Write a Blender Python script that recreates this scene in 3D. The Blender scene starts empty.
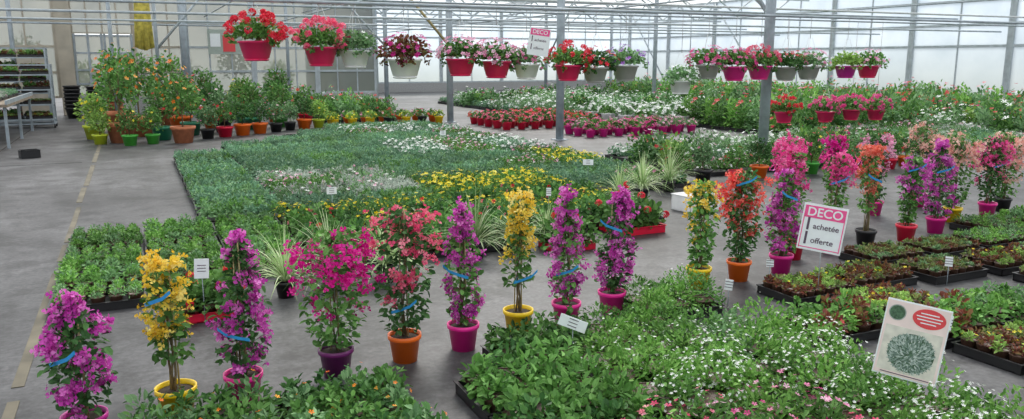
import bpy, math, numpy as np
from mathutils import Vector
RG = np.random.default_rng(11)
SC = bpy.context.scene
COL = SC.collection
TH = math.radians(25.2)

# ------------------------------------------------------------------ materials
def newmat(name):
    m = bpy.data.materials.new(name); m.use_nodes = True
    return m, m.node_tree, m.node_tree.nodes['Principled BSDF']

def plain(name, c, rough=.5, metal=0., noise=.0, nscale=20., spec=.5, bump=0.):
    m, nt, p = newmat(name)
    p.inputs['Roughness'].default_value = rough
    p.inputs['Metallic'].default_value = metal
    p.inputs['Specular IOR Level'].default_value = spec
    tc = nt.nodes.new('ShaderNodeTexCoord')
    n = nt.nodes.new('ShaderNodeTexNoise'); n.inputs['Scale'].default_value = nscale
    n.inputs['Detail'].default_value = 5
    nt.links.new(tc.outputs['Object'], n.inputs['Vector'])
    r = nt.nodes.new('ShaderNodeValToRGB')
    r.color_ramp.elements[0].position = .3; r.color_ramp.elements[1].position = .7
    r.color_ramp.elements[0].color = tuple(max(0, x*(1-noise)) for x in c)+(1,)
    r.color_ramp.elements[1].color = tuple(min(1, x*(1+noise)) for x in c)+(1,)
    nt.links.new(n.outputs['Fac'], r.inputs['Fac'])
    nt.links.new(r.outputs['Color'], p.inputs['Base Color'])
    if bump:
        b = nt.nodes.new('ShaderNodeBump'); b.inputs['Strength'].default_value = bump
        nt.links.new(n.outputs['Fac'], b.inputs['Height']); nt.links.new(b.outputs['Normal'], p.inputs['Normal'])
    return m

def leafmat(name, cols, trans=.25, rough=.5, spec=.22, lo=.78, hi=1.25):
    """colour varies per leaf (mesh island) and per plant (object)"""
    m, nt, p = newmat(name)
    p.inputs['Roughness'].default_value = rough
    p.inputs['Specular IOR Level'].default_value = spec
    g = nt.nodes.new('ShaderNodeNewGeometry')
    r = nt.nodes.new('ShaderNodeValToRGB')
    e = r.color_ramp.elements
    e[0].color = tuple(cols[0])+(1,); e[1].color = tuple(cols[-1])+(1,)
    for i, c in enumerate(cols[1:-1]):
        x = e.new((i+1)/(len(cols)-1)); x.color = tuple(c)+(1,)
    nt.links.new(g.outputs['Random Per Island'], r.inputs['Fac'])
    oi = nt.nodes.new('ShaderNodeObjectInfo')
    mr = nt.nodes.new('ShaderNodeMapRange'); mr.inputs['To Min'].default_value = lo; mr.inputs['To Max'].default_value = hi
    nt.links.new(oi.outputs['Random'], mr.inputs['Value'])
    hs = nt.nodes.new('ShaderNodeHueSaturation')
    nt.links.new(mr.outputs['Result'], hs.inputs['Value']); nt.links.new(r.outputs['Color'], hs.inputs['Color'])
    nt.links.new(hs.outputs['Color'], p.inputs['Base Color'])
    if trans > 0:
        t = nt.nodes.new('ShaderNodeBsdfTranslucent'); nt.links.new(hs.outputs['Color'], t.inputs['Color'])
        mx = nt.nodes.new('ShaderNodeMixShader'); mx.inputs['Fac'].default_value = trans
        out = nt.nodes['Material Output']
        nt.links.new(p.outputs[0], mx.inputs[1]); nt.links.new(t.outputs[0], mx.inputs[2]); nt.links.new(mx.outputs[0], out.inputs[0])
    return m

M = {}
M['green'] = leafmat('leaf_green', [(.05, .13, .03), (.11, .26, .06), (.2, .4, .11)])
M['mid'] = leafmat('leaf_mid', [(.09, .19, .08), (.18, .34, .15), (.3, .49, .24)])
M['blue'] = leafmat('leaf_bluegreen', [(.09, .195, .115), (.165, .325, .19), (.28, .46, .3)])
M['bright'] = leafmat('leaf_bright', [(.08, .22, .03), (.17, .38, .075), (.31, .55, .15)])
M['dark'] = leafmat('leaf_dark', [(.03, .09, .025), (.06, .165, .045), (.12, .27, .08)])
M['lime'] = leafmat('leaf_lime', [(.15, .28, .06), (.27, .46, .1), (.4, .58, .17)])
M['silver'] = leafmat('leaf_silver', [(.26, .32, .27), (.42, .49, .42), (.58, .63, .57)])
M['redleaf'] = leafmat('leaf_red', [(.1, .035, .03), (.24, .07, .045), (.18, .22, .06)])
M['semper'] = leafmat('leaf_rosette', [(.1, .19, .05), (.27, .37, .12), (.22, .16, .07)])
M['varieg'] = leafmat('leaf_variegated', [(.16, .3, .09), (.36, .49, .23), (.62, .68, .44)])
M['purple'] = leafmat('bract_purple', [(.46, .03, .34), (.68, .09, .52), (.84, .3, .7)], .35, lo=.95, hi=1.08)
M['magenta'] = leafmat('bract_magenta', [(.5, .0, .18), (.7, .012, .3), (.82, .07, .44)], .35, lo=.95, hi=1.08)
M['rose'] = leafmat('bract_rose', [(.68, .03, .24), (.82, .09, .36), (.9, .26, .5)], .35, lo=.95, hi=1.08)
M['coral'] = leafmat('bract_coral', [(.76, .05, .18), (.88, .14, .27), (.92, .36, .43)], .35, lo=.95, hi=1.08)
M['scarlet'] = leafmat('bract_scarlet', [(.75, .05, .06), (.88, .12, .1), (.92, .3, .24)], .35, lo=.95, hi=1.08)
M['salmon'] = leafmat('bract_salmon', [(.76, .12, .08), (.86, .23, .16), (.9, .38, .3)], .35, lo=.95, hi=1.08)
M['redf'] = leafmat('petal_red', [(.6, .01, .03), (.8, .03, .07), (.88, .08, .13)], .3, lo=.95, hi=1.05)
M['yellow'] = leafmat('petal_yellow', [(.82, .5, .04), (.92, .68, .07), (.94, .8, .28)], .35, lo=.95, hi=1.05)
M['ylemon'] = leafmat('petal_lemon', [(.88, .65, .01), (.93, .77, .03), (.95, .85, .1)], .25, lo=.95, hi=1.05)
M['peach'] = leafmat('petal_peach', [(.82, .34, .3), (.88, .52, .45), (.9, .68, .6)], .35, lo=.95, hi=1.05)
M['pinkf'] = leafmat('petal_pink', [(.78, .2, .42), (.86, .4, .6), (.92, .64, .78)], .3, lo=.95, hi=1.05)
M['whitef'] = leafmat('petal_white', [(.8, .84, .8), (.88, .9, .88), (.94, .94, .94)], .2, lo=.98, hi=1.02)
M['orangef'] = leafmat('petal_orange', [(.8, .16, .01), (.88, .25, .02), (.9, .4, .05)], .2)
M['violet'] = leafmat('petal_violet', [(.2, .04, .4), (.35, .1, .55), (.55, .3, .7)], .2)
M['stem'] = plain('stem_brown', (.16, .12, .06), .8, noise=.3)
M['gstem'] = plain('stem_green', (.1, .2, .06), .7, noise=.2)
M['cane'] = plain('bamboo_cane', (.4, .33, .16), .6, noise=.2)
M['soil'] = plain('soil', (.035, .024, .016), .95, noise=.5, nscale=80, bump=.6)
M['black'] = plain('black_plastic', (.018, .018, .02), .4, noise=.1)
M['brownpot'] = plain('brown_plastic', (.09, .045, .03), .5, noise=.1)
def potm(n, c): M[n] = plain(n+'_plastic', c, .35, noise=.06, nscale=8)
potm('p_pink', (.85, .02, .3)); potm('p_yellow', (.92, .62, .01)); potm('p_orange', (.92, .16, .012)); potm('p_hot', (.85, .02, .14))
potm('p_purple', (.16, .015, .13)); potm('p_red', (.75, .01, .05)); potm('p_black', (.02, .02, .022)); potm('p_white', (.92, .92, .93))
potm('p_grey', (.42, .41, .4)); potm('p_green', (.07, .4, .05)); potm('p_teal', (.03, .25, .14)); potm('p_violet', (.6, .02, .33)); potm('p_lime', (.5, .6, .03))
M['terra'] = plain('terracotta', (.5, .17, .08), .8, noise=.2, nscale=12)
M['tag'] = plain('blue_tag', (.05, .38, .85), .4, noise=.05)
M['paper'] = plain('white_card', (.82, .86, .88), .5, noise=.03)
M['steel'] = plain('galvanised_steel', (.32, .37, .41), .5, .1, noise=.2, nscale=6)
M['wsteel'] = plain('wall_frame_steel', (.4, .45, .48), .6, .0, noise=.15, nscale=6)
M['lsteel'] = plain('painted_light_steel', (.56, .59, .6), .5, .0, noise=.1, nscale=5)
M['beige'] = plain('beige_painted_panel', (.42, .38, .31), .6, .0, noise=.12, nscale=4)
M['wire'] = plain('wire', (.35, .35, .34), .5, .3, noise=.05)
M['pwhite'] = plain('white_pipe', (.6, .62, .62), .4, noise=.05)
M['wood'] = plain('weathered_wood', (.25, .2, .15), .8, noise=.3, nscale=10)
M['s_pink'] = plain('print_pink', (.85, .09, .3), .5, noise=.02)
M['s_red'] = plain('print_red', (.7, .06, .07), .5, noise=.02)
M['s_dark'] = plain('print_dark', (.1, .06, .1), .5, noise=.02)
M['s_grey'] = plain('print_grey', (.36, .42, .38), .5, noise=.25, nscale=60)
M['s_bgd'] = plain('print_background', (.68, .66, .58), .5, noise=.15, nscale=25)
M['s_silver'] = leafmat('print_silver', [(.07, .13, .1), (.25, .34, .29), (.55, .62, .58)], 0, lo=1, hi=1)
M['s_green'] = plain('print_green', (.06, .13, .07), .5, noise=.6, nscale=90)
M['s_peach'] = plain('print_peach', (.85, .7, .67), .5, noise=.08, nscale=12)
M['net'] = plain('yellow_shade_net', (.5, .42, .08), .8, noise=.4, nscale=9)

# ------------------------------------------------------------------ mesh buffer
def nrm(a):
    return a/np.maximum(np.linalg.norm(a, axis=-1, keepdims=True), 1e-9)

class MB:
    def __init__(s): s.v = []; s.f = []; s.mi = []; s.sm = []; s.n = 0; s.mats = []
    def mid(s, mat):
        if mat not in s.mats: s.mats.append(mat)
        return s.mats.index(mat)
    def add(s, V, F, mat, smooth=False):
        V = np.asarray(V, float); i = s.mid(mat)
        s.v.append(V)
        n = s.n
        s.f += [tuple(int(a)+n for a in f) for f in F]
        s.mi += [i]*len(F); s.sm += [smooth]*len(F); s.n += len(V)
        return s
    def join(s, o):
        n = s.n; mp = [s.mid(m) for m in o.mats]
        s.v += o.v; s.f += [tuple(a+n for a in f) for f in o.f]
        s.mi += [mp[i] for i in o.mi]; s.sm += o.sm; s.n += o.n
        return s
    def leaves(s, P, D, N, L, W, mat, fold=.25, droop=.2):
        k = len(P)
        if k == 0: return s
        P = np.asarray(P, float)
        D = nrm(np.broadcast_to(D, (k, 3)).astype(float)); S = nrm(np.cross(D, N)); N = np.cross(S, D)
        L = np.broadcast_to(np.asarray(L, float), (k,))[:, None]; W = np.broadcast_to(np.asarray(W, float), (k,))[:, None]
        a = P+D*L*.32; b = P+D*L*.72-N*droop*L*.4
        V = np.stack([P, a-S*W*.46+N*fold*W*.5, b-S*W*.42+N*fold*W*.4, P+D*L-N*droop*L, b+S*W*.42+N*fold*W*.4, a+S*W*.46+N*fold*W*.5], 1).reshape(-1, 3)
        B = np.arange(k)[:, None]*6
        F = np.concatenate([B+np.array([[0, 1, 2, 3]]), B+np.array([[0, 3, 4, 5]])])
        return s.add(V, F, mat)
    def flowers(s, P, A, r, mat, k=5, cup=.25, center=None):
        P = np.asarray(P, float); A = nrm(np.asarray(A, float)); n = len(P)
        if n == 0: return s
        ref = np.tile([[.37, .91, .2]], (n, 1)); U = nrm(np.cross(A, ref)); Vv = np.cross(A, U)
        r = np.broadcast_to(np.asarray(r, float), (n,))
        ang = np.arange(k)*2*math.pi/k
        hw, rs_ = (.42*5/k, .75) if k > 3 else (.72, .84)
        vs = [P]
        for t in ang:
            for dt, rr in ((-hw, rs_), (0, 1.), (hw, rs_)):
                d = U*math.cos(t+dt)+Vv*math.sin(t+dt)
                vs.append(P+(d*rr+A*cup*rr)*r[:, None])
        m = 1+3*k
        V = np.stack(vs, 1).reshape(-1, 3)
        Bs = np.arange(n)*m
        fl = np.array([[0, 1+3*j, 2+3*j, 3+3*j] for j in range(k)])
        F = (Bs[:, None, None]+fl[None]).reshape(-1, 4)
        return s.add(V, F, mat)
    def tube(s, pts, r, mat, seg=6, cap=True):
        pts = np.asarray(pts, float); n = len(pts); rs = np.broadcast_to(np.asarray(r, float), (n,))
        V = []
        for i in range(n):
            t = nrm(pts[min(i+1, n-1)]-pts[max(i-1, 0)])
            ref = np.array([0, 0, 1.]) if abs(t[2]) < .9 else np.array([1., 0, 0])
            u = nrm(np.cross(t, ref)); w = np.cross(t, u)
            for j in range(seg):
                a = 2*math.pi*j/seg
                V.append(pts[i]+(u*math.cos(a)+w*math.sin(a))*rs[i])
        F = [(i*seg+j, i*seg+(j+1) % seg, (i+1)*seg+(j+1) % seg, (i+1)*seg+j) for i in range(n-1) for j in range(seg)]
        if cap: F += [tuple(range(seg))[::-1], tuple((n-1)*seg+j for j in range(seg))]
        return s.add(V, F, mat, True)
    def lathe(s, prof, mat, c=(0, 0, 0), seg=20, smooth=True):
        V = []; n = len(prof)
        for r, z in prof:
            for j in range(seg):
                a = 2*math.pi*j/seg; V.append((c[0]+r*math.cos(a), c[1]+r*math.sin(a), c[2]+z))
        F = [(i*seg+j, i*seg+(j+1) % seg, (i+1)*seg+(j+1) % seg, (i+1)*seg+j) for i in range(n-1) for j in range(seg)]
        F.append(tuple(range(seg))[::-1])
        return s.add(V, F, mat, smooth)
    def box(s, c, d, mat):
        x, y, z = c; a, b, e = d[0]/2, d[1]/2, d[2]/2
        V = [(x+i*a, y+j*b, z+k*e) for i in (-1, 1) for j in (-1, 1) for k in (-1, 1)]
        F = [(0, 1, 3, 2), (4, 6, 7, 5), (0, 4, 5, 1), (2, 3, 7, 6), (0, 2, 6, 4), (1, 5, 7, 3)]
        return s.add(V, F, mat)
    def beam(s, p, q, w, mat, h=None):
        p = np.array(p, float); q = np.array(q, float); t = nrm(q-p)
        ref = np.array([0, 0, 1.]) if abs(t[2]) < .9 else np.array([0, 1., 0])
        u = nrm(np.cross(t, ref)); v = np.cross(u, t); h = h or w
        V = [b+u*i*w/2+v*j*h/2 for b in (p, q) for i, j in ((-1, -1), (1, -1), (1, 1), (-1, 1))]
        F = [(0, 1, 2, 3), (7, 6, 5, 4)]+[(i, i+4, (i+1) % 4+4, (i+1) % 4) for i in range(4)]
        return s.add(V, F, mat)
    def strips(s, base, az, el, L, W, mat, rng, n=5):
        for i in range(len(az)):
            d = np.array([math.cos(az[i])*math.cos(el[i]), math.sin(az[i])*math.cos(el[i]), math.sin(el[i])])
            side = np.array([-math.sin(az[i]), math.cos(az[i]), 0]); p = np.array(base, float); V = []
            for k in range(n+1):
                w = W*(.6 if k == 0 else 1-(k/n)**2*.95)/2
                V += [p-side*w, p+side*w]
                p = p+d*L[i]/n; d = nrm(d+np.array([0, 0, -.28]))
            s.add(V, [(2*k, 2*k+1, 2*k+3, 2*k+2) for k in range(n)], mat)
        return s
    def mesh(s, name):
        me = bpy.data.meshes.new(name)
        me.from_pydata(np.concatenate(s.v).tolist(), [], s.f)
        for m in s.mats: me.materials.append(M[m] if isinstance(m, str) else m)
        me.polygons.foreach_set('material_index', s.mi); me.polygons.foreach_set('use_smooth', s.sm)
        me.update()
        return me

def tag(o, label, cat, group=None, kind=None):
    o['label'] = label; o['category'] = cat
    if group: o['group'] = group
    if kind: o['kind'] = kind
    return o
def solid(name, me, label, cat, loc=(0, 0, 0), rot=0, group=None, kind=None, sc=1):
    o = bpy.data.objects.new(name, me); o.location = loc; o.rotation_euler = (0, 0, rot); o.scale = (sc,)*3
    COL.objects.link(o); return tag(o, label, cat, group, kind)
def thing(name, parts, label, cat, loc, rot=0, group=None, sc=1):
    e = bpy.data.objects.new(name, None); e.empty_display_size = .05
    e.location = loc; e.rotation_euler = (0, 0, rot); e.scale = (sc,)*3
    COL.objects.link(e); tag(e, label, cat, group)
    for pn, me in parts:
        o = bpy.data.objects.new(pn, me); o.parent = e; COL.objects.link(o)
    return e
def structure(name, me, loc=(0, 0, 0)):
    o = bpy.data.objects.new(name, me); o.location = loc; COL.objects.link(o); o['kind'] = 'structure'
    o['label'] = 'greenhouse '+name.split('_')[0]+' of the plant hall'; o['category'] = name.split('_')[0]
    return o

# ------------------------------------------------------------------ foliage helpers
def dome(rng, n, c, R, H, lo=-.15, shell=.45):
    az = rng.uniform(0, 2*math.pi, n); cz = rng.uniform(lo, 1, n); sz = np.sqrt(np.maximum(0, 1-cz**2))
    d = np.stack([sz*np.cos(az), sz*np.sin(az), cz], 1)
    r = rng.uniform(shell, 1, n)[:, None]
    return np.array(c)+d*r*np.array([R, R, H]), d
def foliage(mb, rng, n, c, R, H, L, W, mat, lo=-.1, shell=.45, up=.6):
    P, d = dome(rng, n, c, R, H, lo, shell)
    D = nrm(d+rng.normal(0, .45, (n, 3))+np.array([0, 0, .1])); N = nrm(np.array([0, 0, up])+d*.5+rng.normal(0, .3, (n, 3)))
    l = L*rng.uniform(.65, 1.15, n)
    mb.leaves(P-D*l[:, None]*.4, D, N, l, W*l/L, mat)
def blooms(mb, rng, n, c, R, H, r, mat, style='petal', lo=.15):
    if n <= 0: return
    P, d = dome(rng, n, c, R*1.05, H*1.1, lo, .93)
    if style == 'petal':
        mb.flowers(P, nrm(d+[0, 0, .6]+rng.normal(0, .25, (n, 3))), r*rng.uniform(.75, 1.15, n), mat, 5)
    else:
        Q = []; A = []
        for p in P:
            dd = nrm(rng.normal(0, 1, (11, 3))+[0, 0, .5]); Q.append(p+[0, 0, r*.5]+dd*r*.7); A.append(dd)
        mb.flowers(np.concatenate(Q), np.concatenate(A), r*.6, mat, 4)

def tray_body(w, d, h=.055, mat='black'):
    b = MB(); t = .006
    b.box((0, 0, .004), (w, d, .006), mat)
    for s in (-1, 1):
        b.box((s*(w/2-t/2), 0, h/2), (t, d, h), mat); b.box((0, s*(d/2-t/2), h/2), (w, t, h), mat)
        b.box((s*(w/2), 0, h), (.016, d+.016, .005), mat); b.box((0, s*(d/2), h), (w, .016, .005), mat)
    return b

KIND = {}
def kind(name, nx, ny, R, H, n, L, W, leaf, fn=0, fr=.0, fmat=None, style='petal', w=.56, d=.38, pot='brownpot', tray='black', variants=2, joined=False, lo=-.1, z0=.08, shell=.45, up=.6, what='', flo=.15, oname='bedding_plant_tray', fs=(.75, 1.2), patchy=False):
    out = []
    for vi in range(variants):
        rng = np.random.default_rng(sum(map(ord, name))*7+vi)
        T = tray_body(w, d, mat=tray); PT = MB(); F = MB(); B = MB()
        for i in range(nx):
            for j in range(ny):
                x = ((i+.5)/nx-.5)*(w-.02); y = ((j+.5)/ny-.5)*(d-.02); pr = min(w/nx, d/ny)*.46
                if not joined:
                    PT.lathe([(pr*.72, .008), (pr, .085), (pr*1.04, .087), (pr*.92, .08), (0.001, .078)], pot, (x, y, 0), 8)
                s = rng.uniform(*fs)
                lf = leaf if isinstance(leaf, str) else leaf[rng.integers(len(leaf))]
                foliage(F, rng, int(n*(s if patchy else 1)), (x+rng.normal(0, .006), y+rng.normal(0, .006), z0), R*s, H*s, L, W, lf, lo, shell, up)
                if fmat:
                    fms = fmat if isinstance(fmat, (list, tuple)) else [fmat]
                    m_ = [.1, .7, 1.2, 2.0][rng.integers(4)] if patchy else 1
                    k = rng.poisson(fn*s*m_); blooms(B, rng, k, (x, y, z0), R*s, H*s, fr, fms[rng.integers(len(fms))], style, flo)
        if joined:
            T.join(F)
            if B.n: T.join(B)
            out.append(T.mesh(name+'_tray'))
        else:
            pp = [('tray', T.mesh(name+'_tray')), ('pots', PT.mesh(name+'_pots')), ('foliage', F.mesh(name+'_foliage'))]
            if B.n: pp.append(('blossoms', B.mesh(name+'_blossoms')))
            out.append(pp)
    KIND[name] = (out, joined, w, d, what, oname)

kind('impatiens', 4, 3, .1, .14, 120, .046, .026, ['green', 'dark', 'green'], what='black tray of leafy green bedding plants', variants=4, oname='leafy_plant_tray', lo=-.45)
kind('impatiens_bright', 4, 3, .08, .085, 110, .032, .018, ['mid', 'bright', 'green'], what='black tray of fresh green seedlings', variants=4, oname='seedling_tray')
kind('darkleaf', 4, 3, .09, .15, 80, .05, .036, ['dark', 'green'], fn=.3, fr=.022, fmat=['coral', 'redf'], what='tray of dark green geranium plants with a few red buds', variants=3, style='umbel', oname='leafy_plant_tray')
kind('euphorbia', 3, 2, .155, .19, 470, .03, .0145, ['bright', 'bright', 'green'], fn=62, fr=.0078, fmat='whitef', what='tray of airy plants covered with tiny white flowers', variants=6, flo=.05, oname='white_flower_tray', fs=(.78, 1.2), lo=-.45, shell=.6, patchy=True)
kind('euphorbia_thin', 3, 2, .155, .165, 450, .031, .015, ['bright', 'mid', 'green'], fn=22, fr=.0078, fmat='whitef', what='tray of light green plants with scattered tiny white flowers', variants=5, flo=.0, oname='white_flower_tray', fs=(.78, 1.2), lo=-.45, shell=.6, patchy=True)
kind('feather', 3, 2, .155, .155, 450, .031, .0145, ['bright', 'bright', 'green'], fn=3, fr=.008, fmat='whitef', what='tray of fine bright green feathery plants', variants=4, flo=.0, oname='leafy_plant_tray', fs=(.78, 1.2), lo=-.45, shell=.6, patchy=True)
kind('dianthus', 4, 3, .105, .13, 130, .034, .014, ['bright', 'green'], fn=6, fr=.014, fmat=['rose', 'pinkf', 'pinkf', 'coral'], what='tray of small plants with pink and magenta flowers', variants=3, oname='pink_flower_tray', lo=-.4, patchy=True)
kind('orangebud', 4, 3, .1, .145, 120, .044, .024, ['green', 'dark', 'green', 'mid'], fn=.7, fr=.013, fmat='orangef', what='tray of green plants with small orange buds', variants=4, oname='leafy_plant_tray', lo=-.45, fs=(.7, 1.2))
kind('houseleek', 6, 4, .042, .03, 34, .035, .014, ['semper', 'semper', 'mid', 'semper', 'redleaf'], what='tray of bronze green houseleek rosettes in small pots', variants=3, z0=.085, lo=.0, up=.9, oname='houseleek_tray')
kind('houseleek_red', 6, 4, .045, .045, 40, .034, .015, ['redleaf', 'semper', 'redleaf', 'lime'], fn=.7, fr=.012, fmat='ylemon', what='tray of small bronze-leaved plants with yellow buds', variants=3, z0=.085, oname='houseleek_tray')
kind('limeground', 5, 4, .055, .06, 80, .022, .011, ['bright', 'mid'], what='tray of low light green ground cover plants', variants=3, oname='ground_cover_tray')
kind('coleus', 4, 3, .085, .12, 70, .045, .026, ['redleaf', 'green', 'bright'], fn=.4, fr=.02, fmat='redf', what='tray of red and green leaved coleus plants', variants=3, oname='coleus_tray')
kind('geranium', 3, 2, .13, .2, 90, .055, .045, 'green', fn=1.4, fr=.03, fmat='redf', style='umbel', tray='p_red', what='red tray of geraniums with red flower heads', variants=2, oname='geranium_tray', w=.4, d=.3, lo=-.2)
kind('marigold', 4, 3, .09, .13, 90, .034, .015, 'green', fn=6, fr=.022, fmat='ylemon', what='tray of yellow marigolds in flower', variants=3, oname='marigold_tray')
W2, D2 = .8, .6
kind('b_green', 6, 4, .085, .11, 75, .04, .022, ['blue', 'blue', 'mid'], w=W2, d=D2, joined=True, what='tray of dense green bedding plants', variants=5, oname='bedding_plant_tray')
kind('b_green2', 6, 4, .085, .12, 75, .042, .024, ['green', 'blue', 'mid'], w=W2, d=D2, joined=True, what='tray of deep green bedding plants', variants=4, oname='bedding_plant_tray')
kind('b_white', 5, 4, .1, .14, 60, .045, .026, 'blue', fn=5, fr=.032, fmat='whitef', w=W2, d=D2, joined=True, what='tray of bedding plants with white flowers', variants=3, oname='white_flower_tray')
kind('b_whitepink', 5, 4, .1, .14, 60, .045, .026, 'green', fn=4, fr=.028, fmat=['whitef', 'pinkf'], w=W2, d=D2, joined=True, what='tray of bedding plants with pale pink and white flowers', variants=3, oname='mixed_flower_tray')
kind('b_silver', 5, 4, .1, .12, 80, .045, .018, ['silver', 'silver', 'mid'], fn=1.5, fr=.024, fmat=['pinkf', 'whitef'], w=W2, d=D2, joined=True, what='tray of silver grey foliage plants', variants=2, oname='silver_foliage_tray')
kind('b_yellow', 5, 4, .1, .14, 60, .045, .026, 'green', fn=7, fr=.028, fmat='ylemon', w=W2, d=D2, joined=True, what='tray of yellow flowering bedding plants', variants=3, oname='marigold_tray')
kind('b_tall', 4, 3, .15, .4, 90, .085, .045, ['green', 'dark', 'mid', 'lime'], fn=1.6, fr=.045, fmat=['redf', 'whitef', 'rose', 'redf'], w=W2, d=D2, joined=True, what='tray of tall leafy green shrubs', variants=5, lo=-.2, oname='shrub_tray')
kind('b_taller', 3, 2, .18, .6, 150, .1, .045, ['green', 'mid', 'bright'], fn=1.6, fr=.05, fmat=['redf', 'pinkf', 'redf'], w=W2, d=D2, joined=True, what='tray of very tall leafy climbing plants', variants=4, lo=-.2, oname='shrub_tray')
kind('b_tallwhite', 4, 3, .15, .3, 90, .06, .03, 'mid', fn=6, fr=.036, fmat='whitef', w=W2, d=D2, joined=True, what='tray of tall plants with many white flowers', variants=3, lo=-.2, oname='white_flower_tray')

def put_tray(k, x, y, rot=0, sc=1, group=None, z=.002):
    out, joined, w, d, what, on = KIND[k]
    v = out[RG.integers(len(out))]
    rot += RG.normal(0, .012)+(math.pi if RG.random() < .5 else 0)
    if joined: return solid(on, v, what, 'plant tray', (x, y, z), rot, group, sc=sc)
    return thing(on, v, what, 'plant tray', (x, y, z), rot, group, sc)

def bed(x0, x1, y0, y1, w, d, choose, group, sc=1, gap=.012):
    w, d = w*sc+gap+.012, d*sc+gap+.012
    for i in range(int((x1-x0)/w+.01)):
        for j in range(int((y1-y0)/d+.01)):
            x = x0+(i+.5)*w; y = y0+(j+.5)*d; k = choose(x, y)
            if k: put_tray(k, x, y, sc=sc, group=group)

pick = lambda a, p=None: a[int(RG.choice(len(a), p=p))]

# ------------------------------------------------------------------ beds
def ch_front(x, y):
    if x < 2.0: return 'dianthus' if 2.1 < y < 2.6 else pick(['impatiens', 'orangebud', 'impatiens'])
    if x < 2.65 and y < 2.35: return 'dianthus'
    if x > 2.6 and y < 1.8: return 'feather'
    if x > 2.6: return 'euphorbia' if y < 3.0 else 'euphorbia_thin'
    return pick(['euphorbia_thin', 'euphorbia'])
FG = 'bedding plants in the near display'
bed(-.12, 1.08, 1.55, 3.6, .56, .38, lambda x, y: pick(['impatiens', 'orangebud', 'orangebud']), FG)
bed(1.3, 3.26, 1.24, 3.5, .56, .38, ch_front, FG, sc=1.1)
bed(1.62, 3.35, 3.46, 3.9, .56, .38, lambda x, y: 'impatiens' if x < 2.1 else pick(['feather', 'euphorbia_thin']), FG)
bed(2.74, 3.35, 3.86, 4.28, .56, .38, lambda x, y: 'feather', FG)

def ch_bed1(x, y):
    if y < 5.65+.2*max(x, 0): return None
    if y > 7.6 and 1.2 < x < 2.9: return pick(['marigold', 'marigold', 'impatiens_bright'])
    if x > 2.8 and y > 7.3 and x < 4.6: return pick(['marigold', 'darkleaf'])
    if x < 1.2: return pick(['impatiens_bright', 'impatiens_bright', 'limeground'])
    if x < 2.0: return pick(['darkleaf', 'impatiens'])
    if 1.8 < x < 4.4 and y < 7.4: return pick(['marigold', 'darkleaf', 'impatiens', 'darkleaf'])
    return pick(['darkleaf', 'impatiens', 'darkleaf'])
bed(-.6, 5.2, 5.6, 8.1, .56, .38, ch_bed1, 'bedding plants along the aisle', gap=.02)

def ch_bed2(x, y):
    if y > 13.2+1.35*(x-.5): return None
    if 3.5 < x and 12.2 < y < 17.4: return pick(['b_white', 'b_whitepink', 'b_green'], [.45, .3, .25])
    if 1.3 < x < 3.3 and 8.8 < y < 10.4: return pick(['b_silver', 'b_whitepink'], [.7, .3])
    if 2.8 < x < 4.4 and y < 9.4: return pick(['b_yellow', 'b_green'], [.8, .2])
    if x > 5.2 and 10.0 < y < 11.3: return 'b_yellow'
    if x > 4.5 and y < 12: return pick(['b_green2', 'b_green', 'b_whitepink'])
    return pick(['b_green', 'b_green', 'b_green2'])
bed(.5, 6.9, 8.15, 18.9, W2, D2, ch_bed2, 'bedding plants in the wide field', gap=.03)

bed(7.0, 11.2, 8.8, 11.4, W2, D2, lambda x, y: pick(['b_whitepink', 'b_tallwhite', 'b_tall', 'b_white']), 'plants beyond the flowering row')
bed(4.4, 7.2, 20.6, 25, W2, D2, lambda x, y: pick(['b_tall', 'b_taller', 'b_green2', 'b_tallwhite'], [.45, .2, .2, .15]), 'plants by the back partition', sc=1.2)
bed(10.3, 17.5, 19.6, 28.5, W2, D2, lambda x, y: pick(['b_tallwhite', 'b_white', 'b_green', 'b_tall'], [.35, .2, .2, .25]), 'white flowering plants', sc=1.3)
bed(12.3, 23.4, 9.2, 17, W2, D2, lambda x, y: pick(['b_green2', 'b_silver', 'b_whitepink']) if (x < 15.6 and y < 12.6) else pick(['b_tall', 'b_taller', 'b_green2', 'b_tallwhite', 'b_silver'], [.35, .35, .12, .1, .08]), 'shrubs along the glazed wall', sc=1.3)
bed(18, 23.6, 17.3, 30, W2, D2, lambda x, y: pick(['b_tall', 'b_taller', 'b_tallwhite'], [.4, .3, .3]), 'shrubs at the far end', sc=1.3)

for (x, y, k) in [(4.12, 3.95, 'houseleek_red'), (4.75, 4.0, 'houseleek_red'), (5.4, 4.42, 'houseleek'), (5.42, 3.93, 'houseleek'), (6.06, 4.4, 'houseleek'), (6.08, 3.88, 'houseleek_red'),
                  (6.05, 3.4, 'houseleek'), (6.72, 3.92, 'houseleek'), (6.7, 3.42, 'coleus'), (6.7, 4.42, 'limeground'), (7.32, 4.42, 'limeground'), (7.36, 3.98, 'limeground'),
                  (7.95, 4.42, 'limeground'), (7.97, 4.0, 'limeground'), (7.92, 4.84, 'impatiens_bright'), (8.55, 4.42, 'limeground'), (8.5, 4.84, 'impatiens_bright'), (7.3, 4.84, 'limeground'),
                  (3.78, 3.3, 'coleus'), (4.3, 3.5, 'houseleek_red'), (4.3, 3.02, 'coleus'), (4.3, 2.6, 'houseleek_red'), (4.92, 3.12, 'impatiens_bright'), (4.92, 2.7, 'impatiens'), (5.55, 3.0, 'coleus'), (4.3, 2.18, 'coleus'), (4.92, 2.28, 'darkleaf'), (5.55, 2.58, 'impatiens_bright')]:
    if (x, y) == (3.78, 3.3): x = 3.68
    put_tray(k, x, y, group='small plant trays beside the aisle')

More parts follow.
